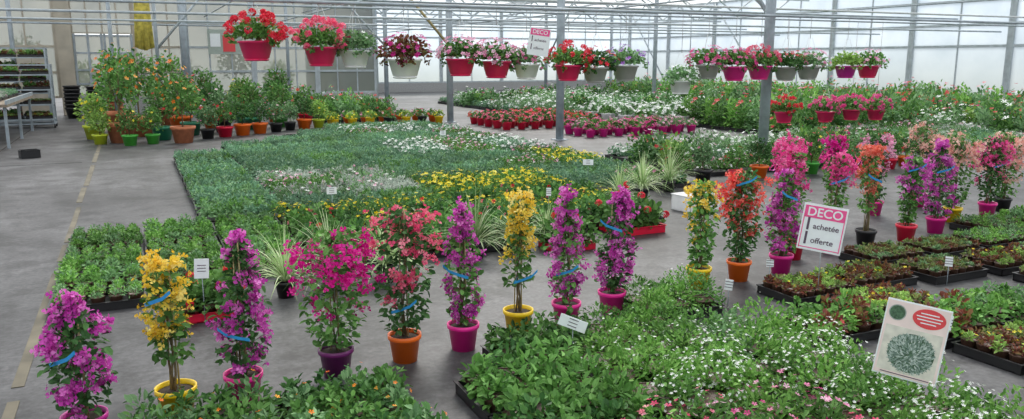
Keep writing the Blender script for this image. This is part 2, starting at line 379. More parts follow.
# ------------------------------------------------------------------ small flowering pots of the far rows (single mesh each)
def flower_pot(seed, pot, leaf, fm, fn, fr, what):
    rng = np.random.default_rng(seed); T = MB()
    T.lathe([(.085, 0), (.12, .17), (.128, .175), (.128, .19), (.115, .19), (.11, .17), (.01, .165)], pot, seg=14)
    foliage(T, rng, 110, (0, 0, .2), .17, .16, .07, .045, leaf, -.1)
    blooms(T, rng, fn, (0, 0, .2), .17, .16, fr, fm, 'petal', 0)
    return T.mesh('flower_pot'), what
FP = {'red': [flower_pot(1, 'p_red', 'green', 'redf', 22, .04, 'red pot of begonias with red flowers'), flower_pot(2, 'p_red', 'dark', 'coral', 24, .04, 'red pot of coral flowering plants')],
      'pink': [flower_pot(3, 'p_pink', 'mid', 'pinkf', 24, .035, 'pink pot of pale pink flowers'), flower_pot(4, 'p_pink', 'green', 'rose', 24, .04, 'pink pot of rose coloured flowers')],
      'white': [flower_pot(5, 'p_white', 'mid', 'whitef', 22, .04, 'white pot of white flowers'), flower_pot(6, 'p_white', 'green', 'whitef', 10, .04, 'white pot of leafy plants with white flowers')],
      'mix': [flower_pot(7, 'p_black', 'green', 'redf', 12, .045, 'black pot with red flowers'), flower_pot(8, 'p_yellow', 'lime', 'ylemon', 10, .035, 'yellow pot with light green plant'), flower_pot(9, 'p_orange', 'green', 'pinkf', 10, .04, 'orange pot with pink flowers')]}
def pots(k, x0, x1, y0, y1, dx, dy, sc, group):
    for i, x in enumerate(np.arange(x0, x1, dx)):
        for y in np.arange(y0, y1, dy):
            me, what = FP[k][RG.integers(len(FP[k]))]
            solid('flower_pot', me, what, 'potted plant', (x+RG.normal(0, .02), y+RG.normal(0, .02), 0), RG.uniform(0, 6.28), group, sc=sc*RG.uniform(.92, 1.06))
pots('red', 7.8, 10.4, 16.9, 19.3, .38, .5, .98, 'red begonia pots in rows')
pots('pink', 8.6, 11.6, 14.5, 15.7, .38, .42, .95, 'pink flower pots in rows')
pots('white', 11.0, 12.2, 16.0, 18.9, .58, .8, 1.35, 'white flower pots in rows')
pots('white', 12.3, 14.4, 17.3, 19.2, .58, .8, 1.35, 'white flower pots in rows')
pots('mix', 4.4, 7.3, 19.5, 20.4, .45, .45, 1.0, 'mixed flower pots by the field')

# ------------------------------------------------------------------ bougainvilleas
def pot_mesh(rt, rb, h, mat, name='pot'):
    b = MB().lathe([(rb, 0), (rt*.93, h*.82), (rt, h*.83), (rt*1.03, h*.85), (rt*1.03, h), (rt*.95, h), (rt*.92, h*.85), (rb*.95, .01)], mat, seg=28)
    return b.mesh(name)
def soil_mesh(r, z): return MB().lathe([(r, z-.01), (r, z), (r*.6, z+.006), (.002, z+.008)], 'soil', seg=20).mesh('soil')

def profile(style, t):
    if style == 'column': return .014+.088*math.sin(math.pi*min(1, (1-t)*.76+.02))
    if style == 'bush': return .065+.035*math.sin(math.pi*t)
    return .045+.03*math.sin(math.pi*t)

def boug(x, y, h, pot, flower, style, seed, tagc=None, fd=1., wide=1., label=''):
    rng = np.random.default_rng(seed)
    ph = .15; rt = .088
    parts = [('pot', pot_mesh(rt, .065, ph, pot)), ('soil', soil_mesh(.08, ph*.86))]
    ax, ay = rng.normal(0, .016, 2)          # slight lean of the plant
    st = MB()
    for k in range(3):
        a = rng.uniform(0, 6.28); pts = []
        for i in range(7):
            z = ph*.85+(h*.93-ph)*i/6; pts.append((math.cos(a+i*1.1)*.014+ax*i/6, math.sin(a+i*1.1)*.014+ay*i/6, z))
        st.tube(pts, np.linspace(.006, .0025, 7), 'stem')
    parts.append(('stem', st.mesh('stem')))
    cn = MB().tube([(.02, 0, ph*.7), (.012, .0, h*.97)], .004, 'cane').tube([(-.025, 0, ph*.7), (-.01, .0, h*.9)], .0035, 'cane')
    parts.append(('support_cane', cn.mesh('cane')))
    F = MB(); B = MB()
    nl = {'column': 430, 'bush': 600, 'sparse': 230, 'head': 330}[style]
    z0 = ph+.02
    lump = [(rng.uniform(0, 1), rng.uniform(0, 6.28), rng.uniform(.55, 1.35)) for _ in range(11)]
    def lumpy(q, a):
        w = [math.exp(-((q-l[0])/.1)**2-((math.sin((a-l[1])/2))/.5)**2) for l in lump]
        return (.92*.4+sum(wi*l[2] for wi, l in zip(w, lump)))/(.4+sum(w))
    t = rng.uniform(0, 1, nl)
    if style == 'sparse': t = .18+.78*t
    if style == 'head': t = .3+.68*t
    az = rng.uniform(0, 6.28, nl)
    pf = np.array([profile(style if style in ('column', 'bush') else 'sparse', q)*lumpy(q, a) for q, a in zip(t, az)])
    rr = pf*wide*rng.uniform(.2, 1.12, nl)
    d = np.stack([np.cos(az), np.sin(az), rng.normal(0, .35, nl)], 1)
    P = np.stack([np.cos(az)*rr+ax*t, np.sin(az)*rr+ay*t, z0+t*(h-z0)*.96], 1)
    Ld = rng.uniform(.03, .05, nl)
    D = nrm(d+rng.normal(0, .5, (nl, 3)))
    F.leaves(P-D*Ld[:, None]*.35, D, nrm(np.array([0, 0, .8])+d*.5+rng.normal(0, .4, (nl, 3))), Ld, Ld*.66, ['dark', 'green'][seed % 2] if style in ('column', 'bush') else 'green')
    nc = int({'column': 56, 'bush': 38, 'sparse': 30, 'head': 38}[style]*fd)
    for i in range(nc):
        if style == 'column': q = rng.uniform(.03, 1.0)
        elif style == 'bush': q = 1-.38*rng.random()**1.2 if rng.random() < .88 else rng.uniform(.3, .62)
        elif style == 'sparse': q = 1-.6*rng.random()**1.3
        else: q = 1-.3*rng.random()
        a = rng.uniform(0, 6.28)
        R = profile('column', q)*wide*rng.uniform(.65, 1.02)*lumpy(q, a)
        if style == 'column' and rng.random() < .1: R *= 1.3
        if style == 'bush': R = (.135 if q > .6 else .1)*wide*math.sqrt(rng.random())
        if style == 'head': R = .115*wide*math.sqrt(rng.random())
        if style == 'sparse': R = .075*wide*math.sqrt(rng.random())
        zc = z0+q*(h-z0)-(.5*R if style in ('head', 'bush') else 0)
        c = np.array([math.cos(a)*R+ax*q, math.sin(a)*R+ay*q, zc])
        F.tube([(0, 0, zc-.05), tuple(c*[.6, .6, 1]-[0, 0, .02]), tuple(c)], .0018, 'gstem', 4, False)
        k = int(rng.integers(8, 14))
        sg = .0155 if style == 'column' else .02
        Q = c+rng.normal(0, sg, (k, 3)); axs = nrm(rng.normal(0, .8, (k, 3))+nrm(c*[1, 1, 0]+1e-6)*.9+[0, 0, .4])
        B.flowers(Q, axs, rng.uniform(.014, .0215, k), flower, 3, .5)
    parts += [('foliage', F.mesh('foliage')), ('blossoms', B.mesh('blossoms'))]
    if tagc:
        tb = MB(); zt = tagc; s = 1 if seed % 3 else -1
        pts = [(-.05*s, -.1, zt-.02), (.0, -.12, zt-.0), (.05*s, -.125, zt+.02), (.085*s, -.12, zt+.05)]
        V = []
        for p in pts: V += [(p[0], p[1], p[2]-.008), (p[0], p[1]-.004, p[2]+.009)]
        tb.add(V, [(0, 2, 3, 1), (2, 4, 5, 3), (4, 6, 7, 5)], 'tag')
        tb.tube([(-.05*s, -.1, zt-.02), (0, -.0, zt-.01)], .0015, 'tag', 4)
        parts.append(('plant_tag', tb.mesh('tag')))
    return thing('potted_bougainvillea', parts, label, 'potted plant', (x, y, 0), -TH+rng.uniform(-.3, .3), 'bougainvilleas lined up along the aisle')

BG = [
 (-.285, 3.58, .66, 'p_violet', 'purple', 'column', .42, 1.0, 1.3, 'wide purple bougainvillea in a magenta pot'),
 (.075, 3.73, .74, 'p_yellow', 'yellow', 'sparse', .58, 1.3, 1.2, 'sparse yellow bougainvillea with blue tag in yellow pot'),
 (.372, 3.774, .80, 'p_pink', 'purple', 'column', .36, .85, 1.2, 'slim purple bougainvillea with blue tag in pink pot'),
 (.844, 3.914, .79, 'p_purple', 'magenta', 'bush', None, 1.25, 1.65, 'bushy magenta bougainvillea in a dark purple pot'),
 (1.228, 3.97, .86, 'p_orange', 'coral', 'bush', .32, 1.2, 1.45, 'bushy coral pink bougainvillea in an orange pot'),
 (1.58, 4.0, .81, 'p_pink', 'purple', 'column', .46, .95, 1.0, 'slim purple bougainvillea column in a pink pot'),
 (1.97, 4.10, .83, 'p_yellow', 'yellow', 'sparse', .36, 1.0, 1.0, 'yellow bougainvillea with leafy stem in yellow pot'),
 (2.30, 4.108, .84, 'p_pink', 'purple', 'column', .36, 1.0, .97, 'tall purple bougainvillea column in a pink pot'),
 (2.678, 4.19, .79, 'p_pink', 'purple', 'column', .58, .95, 1.1, 'purple bougainvillea column with blue tag in magenta pot'),
 (3.561, 4.437, .79, 'p_yellow', 'yellow', 'bush', None, .7, 1.0, 'leafy yellow bougainvillea in a yellow pot'),
 (3.949, 4.464, .84, 'p_orange', 'scarlet', 'bush', .74, 1.4, 1.3, 'orange red bougainvillea with blue tag in orange pot'),
 (4.371, 4.48, .79, 'p_pink', 'purple', 'column', .6, 1.0, 1.25, 'purple bougainvillea column in a bright pink pot'),
 (4.783, 4.78, .92, 'p_red', 'rose', 'head', None, 1.1, 1.35, 'tall bougainvillea with rose pink head in red pot'),
 (5.223, 4.8, .86, 'p_pink', 'rose', 'head', .62, 1.0, 1.2, 'tall pink bougainvillea with bare stem in pink pot'),
 (5.688, 4.85, .87, 'p_black', 'salmon', 'sparse', .6, 1.1, 1.25, 'sparse salmon bougainvillea in a black pot'),
 (6.191, 4.85, .78, 'p_red', 'purple', 'bush', .66, .7, .95, 'leafy purple bougainvillea in a red pot'),
 (6.738, 4.97, .86, 'p_pink', 'purple', 'column', .6, 1.2, 1.4, 'full purple bougainvillea column in a pink pot'),
 (7.35, 5.25, .9, 'p_yellow', 'peach', 'bush', None, 1.6, 1.6, 'peach coloured bougainvillea in a yellow pot'),
 (7.927, 5.28, .84, 'p_pink', 'rose', 'bush', .55, 1.4, 1.4, 'rose pink bougainvillea in a pink pot'),
 (8.35, 5.4, .86, 'p_black', 'peach', 'bush', None, 1.5, 1.6, 'peach bougainvillea in a black pot'),
 (5.4, 5.5, .93, 'p_pink', 'rose', 'head', None, 1.2, 1.3, 'tall bougainvillea with pink flower head in pink pot'),
 (6.15, 5.7, .92, 'p_orange', 'magenta', 'head', None, 1.0, 1.2, 'tall bougainvillea with magenta flower head in orange pot'),
 (6.95, 5.85, .88, 'p_pink', 'pinkf', 'bush', None, .9, 1.3, 'bushy pale pink bougainvillea in a pink pot'),
 (7.8, 6.0, .92, 'p_pink', 'peach', 'bush', None, 1.1, 1.5, 'tall bushy peach bougainvillea in a pink pot'),
]
for i, b in enumerate(BG):
    boug(b[0], b[1], b[2], b[3], b[4], b[5], 100+i, b[6], b[7], b[8], b[9])

# ------------------------------------------------------------------ spider plants
def spider(x, y, s, seed):
    rng = np.random.default_rng(seed); n = 130
    F = MB().strips((0, 0, .1), rng.uniform(0, 6.28, n), rng.uniform(.35, 1.5, n), rng.uniform(.25, .46, n), .011, 'varieg', rng)
    parts = [('pot', pot_mesh(.07, .05, .11, 'p_black')), ('foliage', F.mesh('foliage'))]
    thing('potted_spider_plant', parts, 'variegated plant with long arching striped leaves in pot', 'potted plant', (x, y, .0), 0, 'variegated grassy plants', s)
for i, (x, y, s) in enumerate([(.85, 5.45, 1.05), (1.2, 5.62, 1.2), (1.6, 5.6, 1.05), (2.45, 5.9, 1.15), (2.85, 6.0, 1.0), (5.3, 7.7, 1.2), (5.9, 8.0, 1.2), (3.2, 6.1, .8), (4.8, 7.4, 1.0)]):
    spider(x, y, s, 300+i)
put_tray('geranium', .32, 5.25, group='red trays of geraniums')
put_tray('geranium', 3.3, 5.9, group='red trays of geraniums')
put_tray('geranium', 4.2, 6.25, group='red trays of geraniums', sc=1.25)
solid('planter_box', tray_body(.42, .3, .17, 'p_white').mesh('planter'), 'white rectangular plastic planter standing on the floor', 'planter', (5.45, 6.9, .0), .1)

# ------------------------------------------------------------------ potted shrubs and trees
def shrub_variant(seed, R, H, leafm, fm, fn, fr, style, pot, pr=.14, phh=.22, trunk=0.):
    rng = np.random.default_rng(seed)
    F = MB(); B = MB(); S = MB()
    top = phh*.9+trunk
    for k in range(5):
        a = rng.uniform(0, 6.28); e = rng.uniform(.3, .6)*R
        S.tube([(0, 0, phh*.8), (.01, 0, top), (math.cos(a)*e*.6, math.sin(a)*e*.6, top+H*.35), (math.cos(a)*e, math.sin(a)*e, top+H*.75)], [.012, .01, .006, .003], 'stem', 5)
    c = (0, 0, top+H*.35)
    foliage(F, rng, 460, c, R, H*.65, .075, .04, leafm, -.6, .35)
    if fn: blooms(B, rng, fn, c, R, H*.65, fr, fm, style, -.4)
    parts = [('pot', pot_mesh(pr, pr*.72, phh, pot)), ('soil', soil_mesh(pr*.9, phh*.86)), ('stem', S.mesh('stem')), ('foliage', F.mesh('foliage'))]
    if fn: parts.append(('blossoms', B.mesh('blossoms')))
    return parts
SH = [
 (shrub_variant(1, .3, .7, 'green', 'orangef', 22, .036, 'petal', 'terra', .2, .28, .25), 'small citrus tree with orange fruit in terracotta pot'),
 (shrub_variant(2, .28, .6, 'green', 'redf', 6, .04, 'petal', 'p_teal', .18, .24, .12), 'leafy green shrub in a dark teal pot'),
 (shrub_variant(3, .28, .5, 'dark', None, 0, 0, '', 'p_orange', .19, .26, .12), 'dark green shrub in an orange pot'),
 (shrub_variant(4, .26, .5, 'mid', 'pinkf', 7, .035, 'petal', 'p_black', .17, .24, .1), 'green shrub in a black pot'),
 (shrub_variant(5, .28, .5, 'lime', 'ylemon', 8, .035, 'petal', 'p_lime', .18, .24, .1), 'light green shrub in a lime yellow pot'),
 (shrub_variant(6, .3, .5, 'green', 'redf', 10, .04, 'petal', 'p_red', .19, .24, .12), 'flowering green shrub in a red pot'),
 (shrub_variant(7, .28, .6, 'green', 'ylemon', 4, .04, 'petal', 'p_green', .17, .24, .1), 'leafy shrub in a bright green pot'),
]
def put_shrub(v, x, y, s, g='potted shrubs near the back partition'):
    thing('potted_shrub', SH[v][0], SH[v][1], 'potted plant', (x, y, 0), RG.uniform(0, 6.28), g, s)
for (v, x, y, s) in [(6, -.1, 16.8, .85), (0, -.25, 17.5, 1.35), (4, -.62, 17.3, .8), (6, .3, 16.95, .8), (1, .5, 17.7, 1.15), (0, .85, 16.95, 1.15), (4, -.75, 18.5, 1.2), (0, .1, 18.8, 1.5),
                     (3, 1.35, 17.6, .85), (5, 1.72, 17.9, .9), (2, 2.1, 18.1, .95), (2, 2.5, 18.4, .9), (3, 2.88, 18.6, .85), (3, 3.25, 18.95, .8), (2, 3.62, 19.2, .9), (4, 4.0, 19.4, .85),
                     (1, 1.1, 18.6, 1.2), (3, 1.8, 19.1, 1.2), (1, 2.5, 19.5, 1.2), (6, 3.2, 20.0, 1.2), (2, .95, 19.7, 1.35), (0, -.3, 20.3, 1.6), (5, 3.9, 20.6, 1.2),
                     (2, 1.7, 20.4, 1.3), (1, 2.5, 21.0, 1.3), (0, .8, 21.3, 1.5), (2, 3.4, 21.8, 1.3), (1, 1.7, 22.2, 1.5), (4, 2.7, 22.8, 1.4), (1, 3.7, 23.4, 1.5), (3, .6, 23.2, 1.4)]:
    put_shrub(v, x, y, s)
for i in range(11):
    put_shrub([1, 3, 5, 2, 3, 6][i % 6], 6.3+i*.48, 8.35+.1*(i % 2), RG.uniform(.58, .75), 'shrubs beyond the flowering row')
for i in range(9):
    put_shrub([1, 3, 0, 4][i % 4], -6+i*1.55, 29.5+.6*(i % 2), 2.0, 'shrubs behind the glazed partition')

# ------------------------------------------------------------------ hanging baskets
RZ = 2.25
def basket(x, y, z, pot, leafm, fm, fn, fr, style, s, seed, label, rail=RZ):
    rng = np.random.default_rng(seed)
    b = MB().lathe([(.105, -.115), (.135, -.1), (.18, .06), (.196, .062), (.196, .084), (.18, .084), (.165, .06), (.095, -.1)], pot, seg=28)
    sa = MB().lathe([(.105, -.132), (.13, -.125), (.133, -.112), (.105, -.115)], pot, seg=24)
    H = MB(); hook = min(.55, (rail-z)/s-.05)
    for k in range(3):
        a = k*2.094+.4
        H.tube([(math.cos(a)*.186, math.sin(a)*.186, .07), (math.cos(a)*.03, math.sin(a)*.03, hook)], .0025, 'pwhite', 4)
    H.tube([(0, 0, hook-.02), (0, 0, (rail-z)/s)], .004, 'wire', 5)
    F = MB(); B = MB()
    wd = rng.uniform(.95, 1.1)
    foliage(F, rng, 640, (0, 0, .13), .3*wd, .2, .055, .04, leafm, -.15, .25)
    for k in range(8):      # shoots bending over the rim
        a = rng.uniform(0, 6.28); dr = rng.uniform(.0, .06); r0 = rng.uniform(.22, .29)
        c = (math.cos(a)*r0, math.sin(a)*r0, .09-dr)
        foliage(F, rng, 12, c, .045, .05, .05, .035, leafm, -1, .2)
        if rng.random() < .5: blooms(B, rng, 2, c, .05, .05, fr, fm, style, -.3)
    blooms(B, rng, int(fn*1.25), (0, 0, .13), .31*wd, .23, fr*1.08, fm, style, -.08)
    parts = [('bowl', b.mesh('bowl')), ('saucer', sa.mesh('saucer')), ('hanger', H.mesh('hanger')), ('foliage', F.mesh('foliage')), ('blossoms', B.mesh('blossoms'))]
    thing('hanging_flower_basket', parts, label, 'hanging basket', (x, y, z), rng.uniform(0, 2), 'flower baskets hanging from the overhead rail', s)
HB = [
 (1.30, 1.72, 'p_hot', 'green', 'redf', 34, .04, 'umbel', 1.02, 'red hanging bowl of bright red geraniums'),
 (2.02, 1.66, 'p_hot', 'green', 'coral', 34, .04, 'umbel', 1.02, 'red hanging bowl of coral red geraniums'),
 (2.42, 1.63, 'p_white', 'mid', 'whitef', 22, .025, 'petal', .95, 'white hanging bowl of trailing green plants'),
 (3.03, 1.52, 'p_white', 'redleaf', 'magenta', 56, .028, 'petal', 1.1, 'white hanging bowl with dark red foliage'),
 (3.76, 1.53, 'p_hot', 'green', 'pinkf', 60, .034, 'petal', 1.0, 'red hanging bowl of pink petunias'),
 (4.25, 1.50, 'p_hot', 'green', 'pinkf', 80, .034, 'petal', 1.0, 'red hanging bowl of pale pink petunias'),
 (4.68, 1.47, 'p_white', 'mid', 'rose', 34, .03, 'petal', .92, 'white hanging bowl with small pink flowers'),
 (5.3, 1.45, 'p_hot', 'green', 'redf', 28, .036, 'umbel', .97, 'red hanging bowl of red geraniums'),
 (5.72, 1.42, 'p_grey', 'dark', 'redf', 28, .034, 'petal', .95, 'grey hanging bowl of red flowers'),
 (6.2, 1.44, 'p_grey', 'mid', 'violet', 32, .034, 'petal', .97, 'grey hanging bowl with violet petunias'),
 (7.15, 1.23, 'p_white', 'mid', 'whitef', 26, .028, 'petal', .88, 'small white hanging bowl with white flowers'),
 (7.62, 1.45, 'p_grey', 'green', 'rose', 56, .036, 'petal', .95, 'grey hanging bowl of pink flowers'),
 (8.12, 1.42, 'p_pink', 'green', 'rose', 56, .036, 'petal', .97, 'hot pink hanging bowl with rose flowers'),
 (8.6, 1.43, 'p_pink', 'green', 'coral', 30, .036, 'umbel', .95, 'hot pink hanging bowl with coral geraniums'),
 (9.12, 1.41, 'p_grey', 'dark', 'redf', 28, .034, 'petal', .95, 'grey hanging bowl of leafy plants with red flowers'),
 (9.58, 1.42, 'p_grey', 'mid', 'pinkf', 44, .034, 'petal', .95, 'grey hanging bowl of pale pink flowers'),
 (10.38, 1.43, 'p_violet', 'lime', 'whitef', 12, .022, 'petal', .9, 'purple hanging bowl with grassy light green foliage'),
 (10.88, 1.43, 'p_hot', 'green', 'pinkf', 38, .034, 'petal', .92, 'red hanging bowl with pink petunias'),
]
for i, h in enumerate(HB):
    basket(h[0], 9.5, h[1], h[2], h[3], h[4], h[5], h[6], h[7], h[8], 500+i, h[9])
for i, (x, y, z) in enumerate([(11.45, 11.9, .52), (12.55, 11.9, .5), (13.25, 11.9, .52), (13.95, 11.9, .5)]):
    basket(x, y, z, 'p_hot', 'green', 'redf' if i < 1 else 'rose', 26, .038, 'umbel', .98, 560+i, 'red hanging bowl of geraniums hung low', rail=2.35)

# ------------------------------------------------------------------ signs and labels
def text_mesh(s, size, mat, ext=.0006, off=0., al='CENTER'):
    c = bpy.data.curves.new('txt', 'FONT'); c.body = s; c.size = size; c.extrude = ext; c.align_x = al; c.align_y = 'CENTER'
    c.offset = size*off
    o = bpy.data.objects.new('txt', c); me = bpy.data.meshes.new_from_object(o); bpy.data.objects.remove(o)
    me.materials.clear(); me.materials.append(M[mat]); return me
def card_sign(name, x, y, z, w, h, tilt, roll, label, build, stake=True, hang=None, frame='paper'):
    e = bpy.data.objects.new(name, None); e.location = (x, y, 0 if not hang else z); e.rotation_euler = (0, 0, -math.atan2(x, y)); COL.objects.link(e)
    zz = z if not hang else 0
    tag(e, label, 'sign')
    b = MB().box((0, 0, 0), (w, .006, h), frame)
    bo = bpy.data.objects.new('board', b.mesh('board')); bo.parent = e; bo.location = (0, 0, zz); bo.rotation_euler = (math.radians(tilt), math.radians(roll), 0); COL.objects.link(bo)
    def add(nm, me, px, pz, dy=0, rot=True):
        o = bpy.data.objects.new(nm, me); o.parent = bo; o.location = (px, -.0042-dy, pz)
        if rot: o.rotation_euler = (math.pi/2, 0, 0)
        COL.objects.link(o)
    build(add)
    if stake and not hang:
        s = MB().tube([(0, .014, .0), (0, .012, zz-h*.3)], .003, 'steel'); o = bpy.data.objects.new('stake', s.mesh('stake')); o.parent = e; COL.objects.link(o)
    if hang:
        s = MB()
        for q in (-1, 1): s.tube([(q*w*.4, 0, h*.48), (q*w*.25, 0, hang-z)], .002, 'wire', 4)
        o = bpy.data.objects.new('cord', s.mesh('cord')); o.parent = e; COL.objects.link(o)
    return e
def rect(w, h, mat, t=.001): return MB().box((0, 0, 0), (w, h, t), mat).mesh('print')
def disc(r, mat, ry=None):
    ry = ry or r; q = np.linspace(0, 2*math.pi, 37)[:-1]
    return MB().add([(0, 0, .0005)]+[(r*math.cos(t), ry*math.sin(t), .0005) for t in q], [(0, i+1, (i+1) % 36+1) for i in range(36)], mat).mesh('print')

def s_price(add):
    add('header_print', rect(.255, .08, 's_pink'), 0, .1)
    add('sign_text', text_mesh('DECO', .08, 'paper', off=.015), 0, .098, .001)
    add('border_print', rect(.255, .006, 's_pink'), 0, -.138); add('border_print', rect(.006, .23, 's_pink'), -.125, -.03); add('border_print', rect(.006, .23, 's_pink'), .125, -.03)
    for z_, t_ in ((.015, 'achetée'), (-.08, 'offerte')):
        add('sign_text', text_mesh('1', .12, 's_dark', off=.012), -.092, z_, .001); add('sign_text', text_mesh(t_, .052, 's_dark', off=.008, al='LEFT'), -.06, z_-.008, .001)
card_sign('price_sign', 4.05, 3.8, .505, .275, .31, -8, 7, 'white card with pink header and dark lettering on a stake', s_price)
def s_plant(add):
    add('border_print', rect(.24, .318, 's_peach'), 0, .0)
    add('photo_print', rect(.222, .195, 's_bgd'), 0, -.045, .0006)
    rng = np.random.default_rng(5); n = 700
    a = rng.uniform(0, 2*math.pi, n); r = .092*np.sqrt(rng.uniform(0, 1, n)); o_ = np.argsort(-r); a, r = a[o_], r[o_]
    P = np.stack([np.cos(a)*r*.9, np.sin(a)*r*.85, np.linspace(.0, .0014, n)], 1)
    D = np.stack([np.cos(a), np.sin(a)+.5, 0*a], 1)+np.concatenate([rng.normal(0, .4, (n, 2)), np.zeros((n, 1))], 1)
    add('photo_print', disc(.09, 's_green', .084), .006, -.05, .0009)
    add('photo_print', MB().leaves(P, D, np.tile([0, 0, 1.], (n, 1)), .017, .005, 's_silver', 0, 0).mesh('print'), .006, -.052, .0018)
    add('photo_print', disc(.034, 's_grey'), -.078, .11, .0012)
    add('photo_print', disc(.03, 's_green'), -.078, .11, .0016)
    add('badge_print', disc(.064, 's_red', .042), .045, .11, .0012)
    for k, wd in enumerate((.07, .1, .09, .06)): add('caption_print', rect(wd, .0045, 'paper'), .045, .13-.0135*k, .002)
    add('caption_print', rect(.19, .0035, 's_dark'), 0, -.15, .0012)
card_sign('plant_picture_sign', 2.92, 2.21, .42, .25, .33, -10, 7, 'picture sign of a silver bushy plant on a stake', s_plant)
def s_hang(add):
    add('header_print', rect(.24, .08, 's_pink'), 0, .12); add('sign_text', text_mesh('DECO', .07, 'paper', off=.012), 0, .12, .001)
    for z_, t_ in ((.03, 'achetée'), (-.07, 'offerte')):
        add('sign_text', text_mesh('1', .1, 's_dark', off=.01), -.09, z_, .001); add('sign_text', text_mesh(t_, .048, 's_dark', al='LEFT'), -.06, z_-.01, .001)
card_sign('price_sign', 4.68, 9.15, 1.82, .27, .34, 0, 8, 'price card hanging among the flower baskets', s_hang, hang=2.25)
def s_small(add):
    for k in range(3): add('caption_print', rect(.05, .004, 's_dark'), 0, .02-.018*k)
for (x, y, z, w, h, r) in [(.3, 5.08, .35, .085, .12, 4), (1.75, 8.0, .3, .1, .07, 0), (5.1, 8.6, .34, .13, .07, 0), (3.42, 3.95, .16, .05, .07, 5), (3.95, 4.15, .2, .05, .05, 0), (2.0, 3.5, .24, .15, .06, 20), (3.7, 7.0, .3, .05, .08, 0), (3.9, 2.75, .2, .05, .08, 6), (5.2, 3.7, .18, .05, .07, 0), (4.8, 13, .36, .1, .08, 0)]:
    card_sign('plant_label', x, y, z, w, h, -8, r, 'small white plant label card on a stake', s_small)

# ------------------------------------------------------------------ shell
def floor_mat():
    m, nt, p = newmat('worn_asphalt_floor')
    tc = nt.nodes.new('ShaderNodeTexCoord')
    def noise(sc, det=6, rough=.6):
        n = nt.nodes.new('ShaderNodeTexNoise'); n.inputs['Scale'].default_value = sc; n.inputs['Detail'].default_value = det; n.inputs['Roughness'].default_value = rough
        nt.links.new(tc.outputs['Object'], n.inputs['Vector']); return n
    def ramp(src, p0, c0, p1, c1):
        r = nt.nodes.new('ShaderNodeValToRGB'); e = r.color_ramp.elements
        e[0].position = p0; e[0].color = (*c0, 1); e[1].position = p1; e[1].color = (*c1, 1)
        nt.links.new(src, r.inputs['Fac']); return r.outputs['Color']
    def mul(a_, b_):
        mx = nt.nodes.new('ShaderNodeMixRGB'); mx.blend_type = 'MULTIPLY'; mx.inputs[0].default_value = 1
        nt.links.new(a_, mx.inputs[1]); nt.links.new(b_, mx.inputs[2]); return mx.outputs['Color']
    a = noise(.55, 10, .7); b = noise(30, 8); c = noise(2.3, 10, .75)
    col = ramp(a.outputs['Fac'], .4, (.046, .046, .049), .6, (.122, .122, .128))
    col = mul(col, ramp(b.outputs['Fac'], .3, (.6, .6, .6), .7, (1.25, 1.25, 1.25)))
    col = mul(col, ramp(c.outputs['Fac'], .42, (.5, .5, .5), .53, (1.05, 1.05, 1.05)))
    nt.links.new(col, p.inputs['Base Color'])
    p.inputs['Roughness'].default_value = .5; p.inputs['Specular IOR Level'].default_value = .36
    bp = nt.nodes.new('ShaderNodeBump'); bp.inputs['Strength'].default_value = .3; nt.links.new(b.outputs['Fac'], bp.inputs['Height']); nt.links.new(bp.outputs['Normal'], p.inputs['Normal'])
    return m
M['floor'] = floor_mat()
XL, XR, YF, YB, YP = -9.0, 24.5, -8.0, 39.0, 27.0
structure('floor', MB().box(((XL+XR)/2, (YF+YB)/2, -.05), (XR-XL+1, YB-YF+1, .1), 'floor').mesh('floor'))
M['linep'] = plain('worn_yellow_paint', (.12, .105, .072), .7, noise=.45, nscale=3)
rngl = np.random.default_rng(3); lb = MB(); yy = -4.
while yy < 26:   # flaked paint line: one strip broken by worn gaps
    l_ = rngl.uniform(.6, 2.6); lb.box((-.63+rngl.normal(0, .004), yy+l_/2, .002), (rngl.uniform(.045, .07), l_, .004), 'linep'); yy += l_+rngl.uniform(.05, .5)
structure('trim_1', lb.mesh('line'))
M['joint'] = plain('joint_dark', (.04, .037, .036), .9, noise=.3)
structure('trim_2', MB().box((-4.8, 14.3, .001), (8, .03, .003), 'joint').mesh('joint'))
structure('trim_3', MB().box((-2.2, 10, .001), (.03, 34, .003), 'joint').mesh('joint'))

